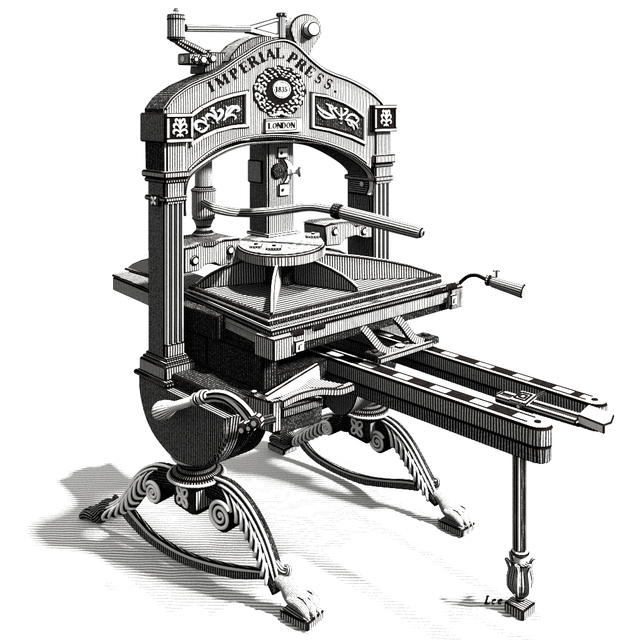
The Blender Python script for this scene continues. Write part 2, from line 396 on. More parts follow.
# ------------------------------------------------------------------ pilasters
def flower_box(par, cx, cz, s):
    """anthemion of small leaves, s = half height"""
    m = MB(); y = par['_yf']-.004
    def cv(pts, w):
        pp = sm([V(cx+a*s, y, cz+b*s) for a, b in pts], 4); n = len(pp)
        m.tube(pp, [max(.001, w*s*math.sin(PI*(.1+.8*i/(n-1)))) for i in range(n)], 7)
    cv([(0,-.9),(0,-.2),(0,.4),(0,1.05)], .13)
    for g in (-1, 1):
        cv([(0,.1),(.2*g,.75),(.5*g,.95),(.62*g,.7),(.48*g,.6)], .13)
        cv([(0,-.25),(.3*g,.3),(.7*g,.4),(.85*g,.1),(.68*g,.0)], .14)
        cv([(0,-.6),(.3*g,-.3),(.72*g,-.25),(.9*g,-.55),(.7*g,-.68)], .14)
        cv([(0,-.75),(.25*g,-.8),(.45*g,-1.0)], .11)
    m.blob((cx, y, cz-s*.85), (s*.2, 0, 0), (0, 0, s*.16), (0, .004, 0))
    m.blob((cx, y, cz+s*.55), (s*.13, 0, 0), (0, 0, s*.2), (0, .004, 0))
    return build(m, 'anthemion_ornament', BRIGHT, par, 0, smooth=True)
def pilaster(px0, px1, yb0, side, boxq, ring1, ring2, shaft, base):
    """px0..px1 front width in pixels of the shaft, z levels from pixel rows"""
    xa, xb = PY(px0, 200, 0).x, PY(px1, 200, 0).x
    dep = side; zz = lambda r: PY((px0+px1)/2, r, 0).z
    m = MB(); m.box(xa, xb, 0.004, dep, base[1], zz(boxq[3]-2)); 
    sh = build(m, 'pilaster', DARK, press, .004)
    # plain facing above and below the flutes
    m = MB(); m.box(xa+.001, xb-.001, -.006, .004, zz(boxq[3]), zz(boxq[3]-1)); 
    m = MB(); m.box(xa+.004, xb-.004, -.010, .006, zz(ring2[1]+3), zz(boxq[3]-1)); build(m, 'upper_facing', LIGHT, sh, .0035)
    # flutes: fillets between dark channels
    z0, z1 = zz(shaft[1]), zz(shaft[0]); n = 4; w = (xb-xa)
    m = MB()
    for i in range(n):
        x0 = xa+w*(.03+i*.255); m.box(x0, x0+w*.12, -.012, .006, z0, z1)
    build(m, 'fluting', BRIGHT, sh, .0022)
    m = MB(); m.box(xa+.002, xb-.002, -.012, .005, z0-.045, z0); build(m, 'lower_facing', LIGHT, sh, .0035)
    # head block
    bx0, bx1 = PY(boxq[0], 120, 0).x, PY(boxq[1], 120, 0).x; bz1, bz0 = zz(boxq[2]), zz(boxq[3])
    m = MB(); m.box(bx0, bx1, -.03, dep+.03, bz0, bz1); hb = build(m, 'head_block', DARK, sh, .0045)
    m = MB(); t = .016; yf = -.031
    m.box(bx0, bx1, yf-.008, yf, bz1-t, bz1); m.box(bx0, bx1, yf-.008, yf, bz0, bz0+t)
    m.box(bx0, bx0+t, yf-.008, yf, bz0+t, bz1-t); m.box(bx1-t, bx1, yf-.008, yf, bz0+t, bz1-t)
    build(m, 'block_border', BRIGHT, sh, .0038)
    m = MB(); m.box(bx0+t, bx1-t, yf-.001, yf+.001, bz0+t, bz1-t); build(m, 'block_field', INK, sh, 0)
    sh['_yf'] = yf-.001; flower_box(sh, (bx0+bx1)/2, (bz0+bz1)/2, (bz1-bz0)*.3)
    # rings
    r1a, r1b = zz(ring1[1]), zz(ring1[0])
    m = MB(); m.box(xa-.016, xb+.016, -.026, dep+.022, r1a, r1b); build(m, 'capital', LIGHT, sh, .005)
    m = MB(); m.box(xa-.008, xb+.008, -.018, dep+.014, r1a-.018, r1a-.0015); build(m, 'capital_moulding', DARK, sh, .004)
    r2a, r2b = zz(ring2[1]), zz(ring2[0])
    m = MB(); m.box(xa-.008, xb+.008, -.018, dep+.014, r2a, r2b); build(m, 'collar', BRIGHT if False else LIGHT, sh, .0045)
    # base mouldings
    bz = base[1]
    m = MB()
    h1 = z0-.045
    m.box(xa-.006, xb+.006, -.02, dep+.01, h1-.012, h1)
    m.box(xa-.014, xb+.014, -.028, dep+.02, h1-.024, h1-.0125)
    build(m, 'base_moulding', LIGHT, sh, .004)
    m = MB(); m.box(xa-.02, xb+.026, -.036, dep+.03, h1-.072, h1-.0245); build(m, 'base_block', LIGHT, sh, .004)
    m = MB(); m.box(xa-.034, xb+.034, -.056, dep+.05, base[0], h1-.0725); build(m, 'plinth', DARK, sh, .0045)
    return sh, xa, xb, h1
pl, xa, xb, h1 = pilaster(164.5, 183.8, 0, .115, (160.5,188,113,142.5), (171,178), (196.5,201.5), (203,343), (.68,.70))
m = MB(); z = PX(152, 200, xa).z   # small square boss on the side of the left pilaster
m.box(xa-.014, xa, .02, .075, z-.018, z+.022); bo = build(m, 'side_boss', DARK, pl, .004)
m = MB()
for k in range(4):
    a = k*PI/2+PI/4; m.blob((xa-.017, .047+math.cos(a)*.012, z+.002+math.sin(a)*.012), (.003,0,0), (0,math.cos(a)*.009,math.sin(a)*.009), (0,-math.sin(a)*.005,math.cos(a)*.005), 8, 5)
m.blob((xa-.017, .047, z+.002), (.004,0,0), (0,.004,0), (0,0,.004), 8, 5)
build(m, 'boss_flower', ORN, bo, 0, smooth=True)
pr, xc, xd, h2 = pilaster(373.5, 390, 0, .17, (368.5,391.5,105,131.5), (154.5,163), (176,181), (183,318), (.68,.70))
m = MB(); bp = PX(363, 184, xc-.003); m.lathe([(.016,0),(.016,.008),(.006,.013)], bp, (-1,0,0)); build(m, 'inner_bolt', BRIGHT, pr, .003)

# ------------------------------------------------------------------ counterbalance linkage on the crown
YK = .09
def K(a, b, y=YK): return PY(a, b, y)
m = MB(); cc = K(176, 38); px_m = (K(177, 38)-K(176, 38)).length
# radius in metres per pixel seen sideways
R = lambda pxs, p: pxs*((p-CAM).dot(V(sa, ca, 0)))/FP
c_ = K(176, 39); r = R(8.7, c_); hgt = K(176, 18).z-c_.z
m.lathe([(r*.9, -.004), (r, 0), (r, hgt), (r*1.04, hgt+.003), (r*1.04, hgt+.01), (r*.62, hgt+.02), (r*.3, hgt+.024), (r*.26, hgt+.034), (.001, hgt+.038)], c_)
sj = build(m, 'swivel_cylinder', TUBEM, press, .003, ang=40)
for k_ in (.02, .9): m = MB(); m.lathe([(r*1.05, 0), (r*1.05, .005)], c_+V(0, 0, hgt*k_)); build(m, 'cylinder_band', INK, sj, 0)
a_, b_ = K(185, 28), K(250, 29)
m = MB(); m.tube([a_, a_.lerp(b_, .5), b_], [.015, .0145, .0145], 12); 
rod = build(m, 'connecting_rod', TUBEM, press, .002)
m = MB()
m.prism([K(*q) for q in [(248.5,25),(253,24.5),(275,18),(288,17),(288,21),(276,22.5),(257,28.5),(276,33.5),(288,33),(288,37.5),(272,38.5),(253,33.5),(248.5,33)]], V(0, .035, 0))
build(m, 'rod_fork', BRIGHT, rod, .004)
m = MB(); q = K(281.5, 34); m.tube([q+V(0,.0,-.02), q+V(0,0,.085)], .017, 12); q2 = K(281.5,16); m.tube([q2+V(0,0,-.004), q2+V(0,0,.012)], .024, 10)
build(m, 'fork_pin', TUBEM, rod, .003)
# crank arm and its bolted bracket
m = MB(); m.bar([K(172, 38), K(178, 40.5), K(196, 49), K(207, 55.5)], (0, 1, 0), .045, .02); m.bar([K(207,50), K(207.5,66)], (0,1,0), .045, .02)
crk = build(m, 'crank_arm', LIGHT, press, .004)
m = MB(); m.bar([K(176, 42, .07), K(182, 46, .07), K(194, 53, .07)], (0, 1, 0), .02, .014); build(m, 'arm_web', DARK, crk, .003)
m = MB(); q = K(195, 64); m.box(q.x-.055, q.x+.05, YK-.04, YK+.04, q.z-.005, K(195, 54).z); 
cl = build(m, 'clamp_block', LIGHT, press, .004)
m = MB(); 
for a, b, w in ((186, 60, .012), (193.5, 60.5, .016), (203, 59, .016)):
    q = K(a, b); m.lathe([(w+.006, -.05), (w+.006, -.062), (w, -.07)], q+V(0, .0, 0), (0, 1, 0), 6)
m.lathe([(.012,0),(.012,.06)], K(194, 68), (0,0,1), 12); m.lathe([(.017,0),(.017,.018)], K(182.5, 59), (1,0,0), 8)
build(m, 'clamp_bolt', BRIGHT, cl, .003)
m = MB(); m.prism([K(*q, .06) for q in [(206,52),(228,52.5),(231,56),(226,66),(204,74)]], V(0, .1, 0)); build(m, 'crown_bracket', DARK, press, .004)
m = MB(); m.prism([K(*q, .02) for q in [(228,62),(232,54),(240,45),(252,38),(262,35.5),(272,36),(276,39.5),(262,43),(250,50),(240,57)]], V(0, .1, 0)); build(m, 'crown_cradle', DARK, press, .004)
# lug with pin
lc = (306.5, 29.5)
m = MB(); pts = [(lc[0]+16*math.cos(t), lc[1]+15.5*math.sin(t)) for t in [math.radians(a) for a in range(150, 391, 12)]]
m.prism([K(*q, .05) for q in pts+[(314,46),(310,56),(300,52),(296,44),(293,40)]], V(0, .06, 0))
lug = build(m, 'crown_lug', LIGHT, press, .005, ang=40)
m = MB(); q = K(308, 30, .048); r = R(7.5, q)
m.lathe([(r*1.25, -.004), (r*1.25, .012), (r, .016), (r, .05), (r*.9, .054)], q, (-.25, -1, 0)); build(m, 'lug_pin', BRIGHT, lug, .003, ang=40)

# ------------------------------------------------------------------ piston, bar pillar and pull bar
zb = 1.12
cf = PZ(268.5, 239, zb); yf = cf.y; xl = cf.x; xr = PY(294, 200, yf).x
ydep = PX(250, 225, xl).y-yf
m = MB(); m.box(xl, xr, yf, yf+ydep, zb-.01, PY(280, 136, yf).z); pis = build(m, 'piston', IRON, press, .0045)
m = MB(); m.box(xl-.003, xl-.0005, yf+.006, yf+ydep-.002, zb+.025, PY(280, 137, yf).z); build(m, 'piston_side_shade', DARK, pis, 0)  # dark sheet painting shade on the piston's left face
m = MB(); zt, z0_ = PX(258, 160, xl).z, PX(258, 183, xl).z
m.prism([V(xl-.012, yf+.03, z0_), V(xl-.012, yf+.03, zt), V(xl-.012, yf+ydep+.006, zt), V(xl-.012, yf+ydep+.006, z0_)], V(.012, 0, 0))
build(m, 'piston_clamp', IRON, pis, .007)
def Q(a, b, dy=0): return PY(a, b, yf-dy)
for pp, a, b in (([(276,147.5),(286.5,147),(286.5,157.5),(276,158.5)], 281.3, 153), ([(277.5,184),(288,183),(288,195.5),(277.5,196.5)], 282.5, 190)):
    m = MB(); m.prism([Q(*p) for p in pp], V(0, -.012, 0)); build(m, 'screw_plate', BRIGHT, pis, .0035)
    m = MB(); m.lathe([(.0085, 0), (.0065, .006)], Q(a, b, .012), (0, -1, 0), 12); build(m, 'plate_screw', BLACK, pis, .003, ang=40)
m = MB(); m.prism([Q(*p) for p in [(279,158),(284,158.5),(289.5,163),(291,170),(289,177),(284,183),(279,184),(283,178),(285,171),(283,164)]], V(0, -.022, 0)); build(m, 'adjusting_yoke', BRIGHT, pis, .0035)
m = MB(); m.lathe([(.034, 0), (.034, .012), (.026, .016), (.012, .016)], Q(277, 171), (0, -1, 0), 20); build(m, 'adjusting_wheel', BLACK, pis, .003)
m = MB(); q = Q(287, 172, .02); e = V(.8, -.6, 0).normalized()
m.lathe([(.014, 0), (.014, .014), (.008, .018), (.008, .04), (.013, .046), (.022, .05), (.022, .056), (.012, .062)], q, e, 16); build(m, 'thumb_screw', BRIGHT, pis, .002, ang=50)
# pillar
YP = .22
q0, q1 = PY(203.5, 236, YP), PY(203.5, 148, YP); r = R(9, q0)
zr = lambda row: PY(203.5, row, YP).z-q0.z
m = MB(); m.lathe([(r*1.15, 0), (r*1.15, .02), (r*.85, zr(231)), (r*.8, zr(226)), (r*1.1, zr(220)), (r*1.3, zr(214)), (r*1.3, zr(193)), (r*1.35, zr(191)), (r*1.35, zr(188.5)), (r*.95, zr(187)), (r*.95, zr(148))], q0)
bpil = build(m, 'bar_pillar', IRON, press, .004, ang=28)
for k1, k2 in ((1.38, 191), (1.25, 219), (1.25, 235)):
    m = MB(); m.lathe([(r*k1, 0), (r*(k1+.05), .004), (r*k1, .009)], q0+V(0, 0, zr(k2))); build(m, 'pillar_ring', BRIGHT, bpil, .002)
dP = (q0-CAM).dot(V(sa, ca, 0)); dF = (cf-CAM).dot(V(sa, ca, 0))
pth = sm([PD(205, 203, dP-.05), PD(217, 209, dP-.16), PD(237, 212.5, dF-.0), PD(262, 212.5, dF-.1), PD(288, 209.5, dF-.13), PD(310, 207, dF-.16), PD(333, 210, dF-.2)], 7)
m = MB(); m.tube(pth, interp([.017, .0185, .0185, .0185, .0175, .0165, .0175], len(pth)), 14); bar_ = build(m, 'pull_bar', TUBEM, press, .002)
m = MB(); a_, b_ = PD(334, 210.5, dF-.2), PD(424, 233.5, dF-.42)
ax = (b_-a_); L_ = ax.length
m.lathe([(.028, -.004), (.030, .004), (.030, .03), (.026, .034)], a_, ax, 20); build(m, 'handle_ferrule', BLACK, bar_, .003)
m = MB(); m.lathe([(.024, .034), (.0255, .05), (.0265, L_*.5), (.0245, L_-.025), (.018, L_-.008), (.006, L_)], a_, ax, 24); build(m, 'wooden_grip', TUBEM, bar_, .003, smooth=True)

# ------------------------------------------------------------------ platen
ZP = .965
Lp, Fp, Rp = PZ(189, 289, ZP), PZ(269, 320, ZP), PZ(441, 277.5, ZP)
Bp = V(1.025, Lp.y-.01, ZP)
def ins(k, z, qs=(Lp, Fp, Rp, Bp)):
    c = sum(qs, Vector())/4
    return [V(c.x+(q.x-c.x)*(1+k), c.y+(q.y-c.y)*(1+k), z) for q in qs]
def slab(name, qs, z0, z1, mat, par, edge=.004, **kw):
    m = MB(); m.prism([V(q.x, q.y, z0) for q in qs], V(0, 0, z1-z0)); return build(m, name, mat, par, edge, **kw)
plat = slab('platen', (Lp, Fp, Rp, Bp), ZP-.02, ZP, FLOORH, press, .004, topdir=math.radians(90))
qo, qi = ins(.012, ZP), ins(-.045, ZP)
m = MB()
for i in range(4):
    j = (i+1) % 4; m.prism([V(*qo[i][:2], ZP-.022), V(*qo[j][:2], ZP-.022), V(*qi[j][:2], ZP-.022), V(*qi[i][:2], ZP-.022)], V(0, 0, .036))
build(m, 'platen_rim', BLACK, plat, .004)
m = MB()
qo2 = ins(.017, ZP)
for i in (0, 1): m.prism([V(*qo2[i][:2], ZP-.004), V(*qo2[i+1][:2], ZP-.004), V(*qo[i+1][:2], ZP-.004), V(*qo[i][:2], ZP-.004)], V(0, 0, .006))
build(m, 'rim_bead', BRIGHT, plat, .0015)
# boss disc
dc = PZ(281, 243, zb); right = V(ca, -sa, 0); dep = V(sa, ca, 0); ra = R(44.5, dc); rb = .28
def ell(k, z): return [V(dc.x, dc.y, z)+right*(ra*k*math.cos(t))+dep*(rb*k*math.sin(t)) for t in [2*PI*i/56 for i in range(56)]]
m = MB(); e0 = ell(1, zb-.042); m.prism(e0, V(0, 0, .042)); disc = build(m, 'boss_disc', LIGHT, plat, .0045, topdir=.5, ang=40)
bpy.data.materials
m = MB(); m.prism([p+V(0,0,.0) for p in ell(.955, zb+.002)], V(0, 0, .004)); build(m, 'disc_face', DISCM, plat, .0015, ang=40, topdir=math.radians(62))
m = MB(); m.box(xl-.012, xr+.012, yf-.012, yf+ydep+.012, zb+.0065, zb+.02); build(m, 'piston_flange', BRIGHT, plat, .003)
for a, b, s in ((274, 248.5, 1), (313, 236.5, 1), (256,247,.8)):
    m = MB(); q = PZ(a, b, zb+.006); m.obox(q+V(0,0,.005), right*.03*s, dep*.04*s, V(0,0,.004)); m.lathe([(.009, 0), (.009, .006), (.004, .009)], q+V(0,0,.009), seg=12)
    build(m, 'locking_lug', LIGHT, plat, .003, ang=40)
m = MB(); m.lathe([(.085, 0), (.07, .012), (.066, .03), (.066, zb-.034-ZP)], V(dc.x, dc.y, ZP+.001)); build(m, 'hub', BLACK, plat, .003, ang=40)  # black hub, added for the shade under the disc
# ribs from the boss to the rim
ctr = V(dc.x, dc.y, ZP)
def rib(cor, top_in, prof, th=.013):
    q = cor; d = V(q.x-ctr.x, q.y-ctr.y, 0); L_ = d.length; d.normalize(); n = V(-d.y, d.x, 0)*th/2
    m = MB(); pts = [ctr+d*.02, ctr+d*L_]+[ctr+d*(L_*t)+V(0, 0, h) for t, h in prof]
    m.prism([p-n for p in pts], n*2); r_ = build(m, 'rib', IRON, plat, .003, ang=60)
    m = MB(); tp = [ctr+d*(L_*t)+V(0, 0, h+.0035) for t, h in prof]; m.bar(tp, n, th+.006, .007); build(m, 'rib_edge', BRIGHT, plat, .0026)
pf = [(1.0, .012), (.93, .03), (.82, .052), (.68, .072), (.5, .09), (.3, .105), (.05, .118)]
fi = [p for p in ins(-.05, ZP)]
rib(fi[0], 0, pf); rib(fi[1], 0, [(1.0, .012), (.975, .05), (.94, .078), (.88, .098), (.78, .108), (.6, .114), (.3, .117), (.05, .118)], .009); rib(fi[2], 0, pf); rib(fi[3], 0, pf)
rib(PZ(358, 292, ZP), 0, pf); rib(V(.45, fi[0].y, ZP), 0, pf)
# side guides with bolts
def guide(front, holes, y, back, ntop):
    m = MB(); m.prism([PY(a, b, y) for a, b in front], V(0, back, 0)); g = build(m, 'guide_plate', LIGHT, press, .0045, ang=25, topdir=1.2)
    tp = front[:ntop]; m = MB(); m.prism([PY(a, b-.15, y) for a, b in tp]+[PY(a, b-.9, y) for a, b in tp[::-1]], V(0, back, 0)); build(m, 'guide_top_shade', DARK, g, .0035, ang=60, topdir=1.4)  # dark sheet painting shade over the brightly lit top
    for a, b in holes:
        q = PY(a, b, y); m = MB(); m.lathe([(.0165, 0), (.0165, .006), (.013, .009)], q, (0, -1, 0), 20); build(m, 'guide_bolt', BRIGHT, g, .0045, ang=40)
        m = MB(); m.lathe([(.0205, 0), (.0205, .002)], q, (0, -1, 0), 20); build(m, 'bolt_recess', INK, g, 0)
    return g
guide([(184,249),(194,247.5),(201,244),(205,246.5),(213,246),(219,242),(225,240.5),(241,239),(241.5,263),(228,264.5),(221,267),(215,263.5),(206,265),(200,271),(184,274)], [(194.5,260.5),(230,250)], .06, .2, 8)
guide([(325,226.5),(331,224),(350,222),(356,226),(362,224.5),(374,227),(374,238),(364,238.5),(356,236),(346,239),(341,245),(326,246.5)], [(334.5,231.3),(363.5,231)], .01, .14, 6)

# ------------------------------------------------------------------ tympan, bed and fittings
ZT = .943
Lt, Ft, Rt = PZ(184, 293, ZT), PZ(271, 332, ZT), PZ(460, 283.5, ZT); Lt.x = max(Lt.x, .09); Bt = V(1.02, Lt.y, ZT); 
qt = (Lt, Ft, Rt, Bt)
slab('tympan_frame', qt, ZT-.018, ZT, DARK, press, .0045)
m = MB(); o1, o2 = ins(.004, 0, qt), ins(-.012, 0, qt)
for i in (0, 1):
    m.prism([V(*o1[i][:2], ZT+.001), V(*o1[i+1][:2], ZT+.001), V(*o2[i+1][:2], ZT+.001), V(*o2[i][:2], ZT+.001)], V(0, 0, .009))
tym = bpy.data.objects['tympan_frame']; build(m, 'frame_moulding', BRIGHT, tym, .003)
bed = slab('bed', ins(-.012, 0, qt), ZT-.068, ZT-.0185, LIGHT, press, .004)
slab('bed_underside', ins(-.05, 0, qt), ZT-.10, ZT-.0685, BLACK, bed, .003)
m = MB()
for i in (0,): m.prism([V(*o1[i][:2], ZT-.038), V(*o1[i+1][:2], ZT-.038), V(*o2[i+1][:2], ZT-.038), V(*o2[i][:2], ZT-.038)], V(0, 0, .006))
build(m, 'bed_moulding', BRIGHT, bed, .002)
def corner(px, py, w, h, nutpx, nutpy):
    q = PZ(px, py, ZT-.03); m = MB()
    m.box(q.x-.01, q.x+w, q.y-.012, q.y+.09, q.z-h, q.z+.01); c = build(m, 'corner_bracket', LIGHT, press, .004)
    n_ = PY(nutpx, nutpy, q.y-.012); m = MB(); m.box(n_.x-.022, n_.x+.022, n_.y-.016, n_.y, n_.z-.02, n_.z+.02); k = build(m, 'nut', BRIGHT, c, .004)
    m = MB(); m.box(n_.x-.009, n_.x+.009, n_.y-.022, n_.y-.0165, n_.z-.009, n_.z+.009); build(m, 'bolt_end', BRIGHT, c, .004)
corner(274, 342, .09, .062, 297, 345.5)
m = MB()
q = PZ(462, 288, ZT-.02); m.box(q.x-.085, q.x, q.y-.01, q.y+.08, q.z-.075, q.z+.01); c = build(m, 'corner_bracket', LIGHT, press, .004)
n_ = PY(452, 299, q.y-.012); m = MB(); m.box(n_.x-.024, n_.x+.016, n_.y-.016, n_.y, n_.z-.024, n_.z+.02); build(m, 'nut', BRIGHT, c, .004)
m = MB(); m.box(n_.x-.014, n_.x+.002, n_.y-.022, n_.y-.0165, n_.z-.012, n_.z+.008); build(m, 'bolt_end', BRIGHT, c, .004)
# hinges on the front edge
for pts in (((432, 292.5), (441, 290)), ((447, 288), (456, 285.5)), ((292, 334.5), (303, 331.5)), ((313, 328.5), (324, 325.5))):
    a_, b_ = [PY(a, b, Ft.y-.02) for a, b in pts]
    m = MB(); m.tube([a_, b_], .012, 10); build(m, 'hinge_knuckle', TUBEM, bed, .003)
# tympan handle
dR = (Rt-CAM).dot(dep)
pp = sm([PD(459, 284, dR), PD(463, 280, dR-.01), PD(469, 276, dR-.03), PD(477, 275.5, dR-.05), PD(486, 279.5, dR-.07)], 5)
m = MB(); m.tube(pp, .0085, 10); th = build(m, 'tympan_handle', DARK, press, .002)
a_, b_ = PD(486, 279.5, dR-.07), PD(524, 291.5, dR-.16); ax = b_-a_; L_ = ax.length
m = MB(); m.lathe([(.019, 0), (.024, .004), (.024, .016), (.019, .02)], a_, ax, 20); build(m, 'grip_ferrule', TUBEM, th, .003)
m = MB(); m.lathe([(.020, .02), (.0235, .03), (.029, L_-.004), (.027, L_)], a_, ax, 24); build(m, 'wooden_grip', TUBEM, th, .005, ang=40)
s_ = PD(496.5, 275.5, dR-.1)
m = MB(); m.tube([s_+V(0, 0, -.008), s_+V(0, 0, .018)], .005, 8); m.tube([s_+V(0, 0, .019)-right*.014, s_+V(0, 0, .019), s_+V(0, 0, .019)+right*.014], [.006, .003, .006], 8); build(m, 'thumb_screw', IRON, th, .0015)
# rear table seen behind the left pilaster
ZR = .945
a1, a2 = PZ(111, 274, ZR), PZ(152, 292, ZR)
m = MB(); m.prism([V(a1.x, a1.y, ZR-.012), V(a2.x, a2.y-.1, ZR-.012), V(a2.x+.3, a2.y-.1, ZR-.012), V(a1.x+.3, a1.y, ZR-.012)], V(0, 0, .012))
rt = build(m, 'rear_table', DARK, press, .004)
m = MB(); m.prism([V(a1.x+.004, a1.y-.004, ZR-.07), V(a2.x+.004, a2.y-.1, ZR-.07), V(a2.x+.28, a2.y-.1, ZR-.07), V(a1.x+.28, a1.y-.004, ZR-.07)], V(0, 0, .0565)); build(m, 'table_apron', IRON, rt, .003)
m = MB(); a3 = PZ(126, 270, ZR); pts = [PX(*p, a3.x) for p in [(126,268),(131,264),(140,260),(150,257.5),(158,257),(158,283)]]
m.prism(pts, V(.012, 0, 0)); build(m, 'table_rib', LIGHT, rt, .004)
m = MB(); m.prism([V(a3.x-.012, PX(126,269,a3.x).y, ZR+.001), V(a3.x-.012, pts[-1].y, ZR+.001), V(a3.x+.12, pts[-1].y, ZR+.001), V(a3.x+.12, PX(126,269,a3.x).y, ZR+.001)], V(0,0,.012)); build(m, 'table_step', DARK, rt, .004)

# ------------------------------------------------------------------ rails
ZL = .73
def rail(p0, p1, w, h1, h2, holepx):
    """p0 -> p1: centre line of the top; rounded far end"""
    d = (p1-p0); d.z = 0; L_ = d.length; d.normalize(); n = V(-d.y, d.x, 0)
    def outline(k, ext=0): 
        r = w/2*k
        return [p0-n*r, ]+[p0+d*(L_-w/2)+d*(r*math.sin(t)) - n*(r*math.cos(t)) for t in [PI*i/10 for i in range(11)]]+[p0+n*r]
    m = MB(); m.prism([V(q.x, q.y, ZL-h1) for q in outline(1)], V(0, 0, h1)); r_ = build(m, 'rail', IRON, press, .004, ang=40)
    r_['topm'] = 0
    m = MB(); m.prism([V(q.x, q.y, ZL-h2) for q in outline(.93)], V(0, 0, h2-h1-.001)); build(m, 'lower_flange', DARK, r_, .004, ang=40)
    m = MB(); m.prism([V(q.x, q.y, ZL+.001) for q in outline(.95)], V(0, 0, .004)); build(m, 'running_face', BRIGHT, r_, .002, ang=40)
    m = MB(); s = .05; k = 0; g = .52
    while s < L_-w*1.15:
        e = min(s+.105*(1-.08*k), L_-w*1.1)
        for sg in (1,): m.prism([V(*(p0+d*s-n*w*g/2)[:2], ZL+.006), V(*(p0+d*e-n*w*g/2)[:2], ZL+.006), V(*(p0+d*e+n*w*g/2)[:2], ZL+.006), V(*(p0+d*s+n*w*g/2)[:2], ZL+.006)], V(0, 0, .002))
        s = e+.07; k += .3
    build(m, 'oil_recess', INK, r_, 0)
    m = MB()
    for sg in (-1, 1): m.bar([p0+d*.03+n*(sg*w*g/2)+V(0,0,.006), p0+d*(L_-w*.75)+n*(sg*w*g/2)+V(0,0,.006)], n, .0065, .003)
    build(m, 'groove_line', INK, r_, 0)
    m = MB(); q = p0+d*(L_-w*.5); m.lathe([(.011, 0), (.011, .003)], V(q.x, q.y, ZL+.0055), seg=14); build(m, 'rail_screw', INK, r_, 0)
    return d, n
n0, n1 = PZ(297, 344, ZL), PZ(553, 430, ZL)
n0 = V(.50, .05, ZL); n1 = PZ(551, 428, ZL); rail(n0, n1, .088, .055, .105, 0)
f0 = PZ(425, 348, ZL); f1 = PZ(606, 405, ZL); f0 = f0+(f0-f1)*.75; rail(f0, f1, .078, .05, .085, 0)
# straps and cross bar
yS = PY(353, 322, Ft.y+.01)
def strap(top, pts):
    a = PY(*top, Ft.y+.03); e = PZ(*pts[-1], ZL+.03); d0 = (a-CAM).dot(dep); d1 = (e-CAM).dot(dep)
    P = [a]+[PD(q[0], q[1], d0+(d1-d0)*(i+1)/len(pts)) for i, q in enumerate(pts)]
    m = MB(); m.bar(sm(P, 5), V(.75, -.1, .25), .04, .02); build(m, 'curved_strap', LIGHT, press, .005)
strap((357, 322), [(367, 333), (377, 345), (384, 350.5), (393, 353)])
strap((390, 313), [(401, 323), (409, 334), (415, 339.5), (424, 343)])
m = MB(); a_, b_ = PZ(378, 361, ZL+.03), PZ(432, 343.5, ZL+.03); m.bar([a_, b_], (0, 0, 1), .022, .022); cb = build(m, 'cross_bar', LIGHT, press, .004)
for a, b, w in ((426, 339, .032), (375, 356, .026)):
    m = MB(); q = PZ(a, b, ZL+.035); m.obox(q, V(w, 0, 0), V(0, w*1.3, 0), V(0, 0, .014)); m.obox(q+V(0, 0, .018), V(w*.45, 0, 0), V(0, w*.45, 0), V(0, 0, .004))
    build(m, 'bar_block', BLACK, cb, .004)
m = MB(); q = PZ(400, 348, ZL+.03); m.obox(q, V(.11, 0, 0), V(0, .035, 0), V(0, 0, .004)); build(m, 'strap_plate', DARK, cb, .004)
m = MB(); m.lathe([(.02, 0), (.02, .005), (.012, .009)], q+V(0,0,.005), seg=16); m.lathe([(.014, 0), (.014, .005), (.008, .009)], q+V(-.075,0,.005), seg=4); build(m, 'plate_bolt', BRIGHT, cb, .003)
# bed slide rod
sx0, sx1 = PZ(470, 384, ZL), PZ(583, 420, ZL)
m = MB(); d = sx1-sx0; d.normalize(); n = V(-d.y, d.x, 0)
m.bar([PZ(498, 396, ZL-.02), PZ(583, 421, ZL-.02)], (0, 0, 1), .03, .05); sl = build(m, 'slide_bar', BLACK, press, .004)
m = MB()
for o in (.022, -.022): m = MB(); m.bar([PZ(500, 395, ZL)+n*o, PZ(581, 420, ZL)+n*o], (0, 0, 1), .014, .022); build(m, 'slide_edge', BRIGHT, sl, .004)
e0 = PZ(594, 421, ZL+.005); m = MB(); m.prism([PZ(*q, ZL-.015) for q in [(577,424),(588,413.5),(615,423.5),(612,432),(604,435)]], V(0, 0, .03)); build(m, 'end_grip', BRIGHT, sl, .004)
m = MB(); m.prism([PZ(*q, ZL-.035) for q in [(582,424),(590,420),(603,427),(598,434)]], V(0, 0, .018)); build(m, 'grip_pad', BLACK, sl, .004)
q = [PZ(*p, ZL+.02) for p in [(508,398.5),(521,390),(537.5,394.5),(526,404)]]; c_ = sum(q, Vector())/4
m = MB(); m.prism([p-V(0,0,.012) for p in q], V(0, 0, .012)); sq = build(m, 'slide_plate', BRIGHT, sl, .0035)
m = MB()
for k in (.62, .3):
    qq = [c_+(p-c_)*k+V(0,0,.002) for p in q]
    for i in range(4): m.bar([qq[i], qq[(i+1) % 4]], (0, 0, 1), .003, .006)
build(m, 'plate_groove', INK, sl, 0)
m = MB(); m.tube([PZ(518, 406.5, ZL+.01), PZ(544, 393, ZL+.01)], .0085, 10); build(m, 'cross_pin', BRIGHT, sl, .002)

# ------------------------------------------------------------------ prop under the rails
B = PZ(520, 612, 0); k_ = (B-CAM).dot(dep)/FP
m = MB(); m.lathe([(.021, .2), (.0225, .22), (.0225, .645)], B, seg=10); prop = build(m, 'rail_prop', IRON, press, .003, ang=25)
m = MB()
for i in range(5):
    t = 2*PI*i/5+3.55; m.tube([B+V(.0225*math.cos(t), .0225*math.sin(t), .215), B+V(.0225*math.cos(t), .0225*math.sin(t), .64)], .0032, 6)
build(m, 'prop_fillet', BRIGHT, prop, 0)
m = MB(); m.lathe([(.024, .192), (.031, .196), (.031, .204), (.024, .208)], B); m.lathe([(.019, .165), (.019, .192)], B); build(m, 'prop_collar', BRIGHT, prop, .003, ang=40)
m = MB(); m.lathe([(.013, .04), (.018, .046), (.013, .054), (.022, .066), (.034, .085), (.037, .105), (.033, .13), (.028, .15), (.029, .165)], B); vase = build(m, 'prop_vase', IRON, prop, .003, ang=40)
m = MB()
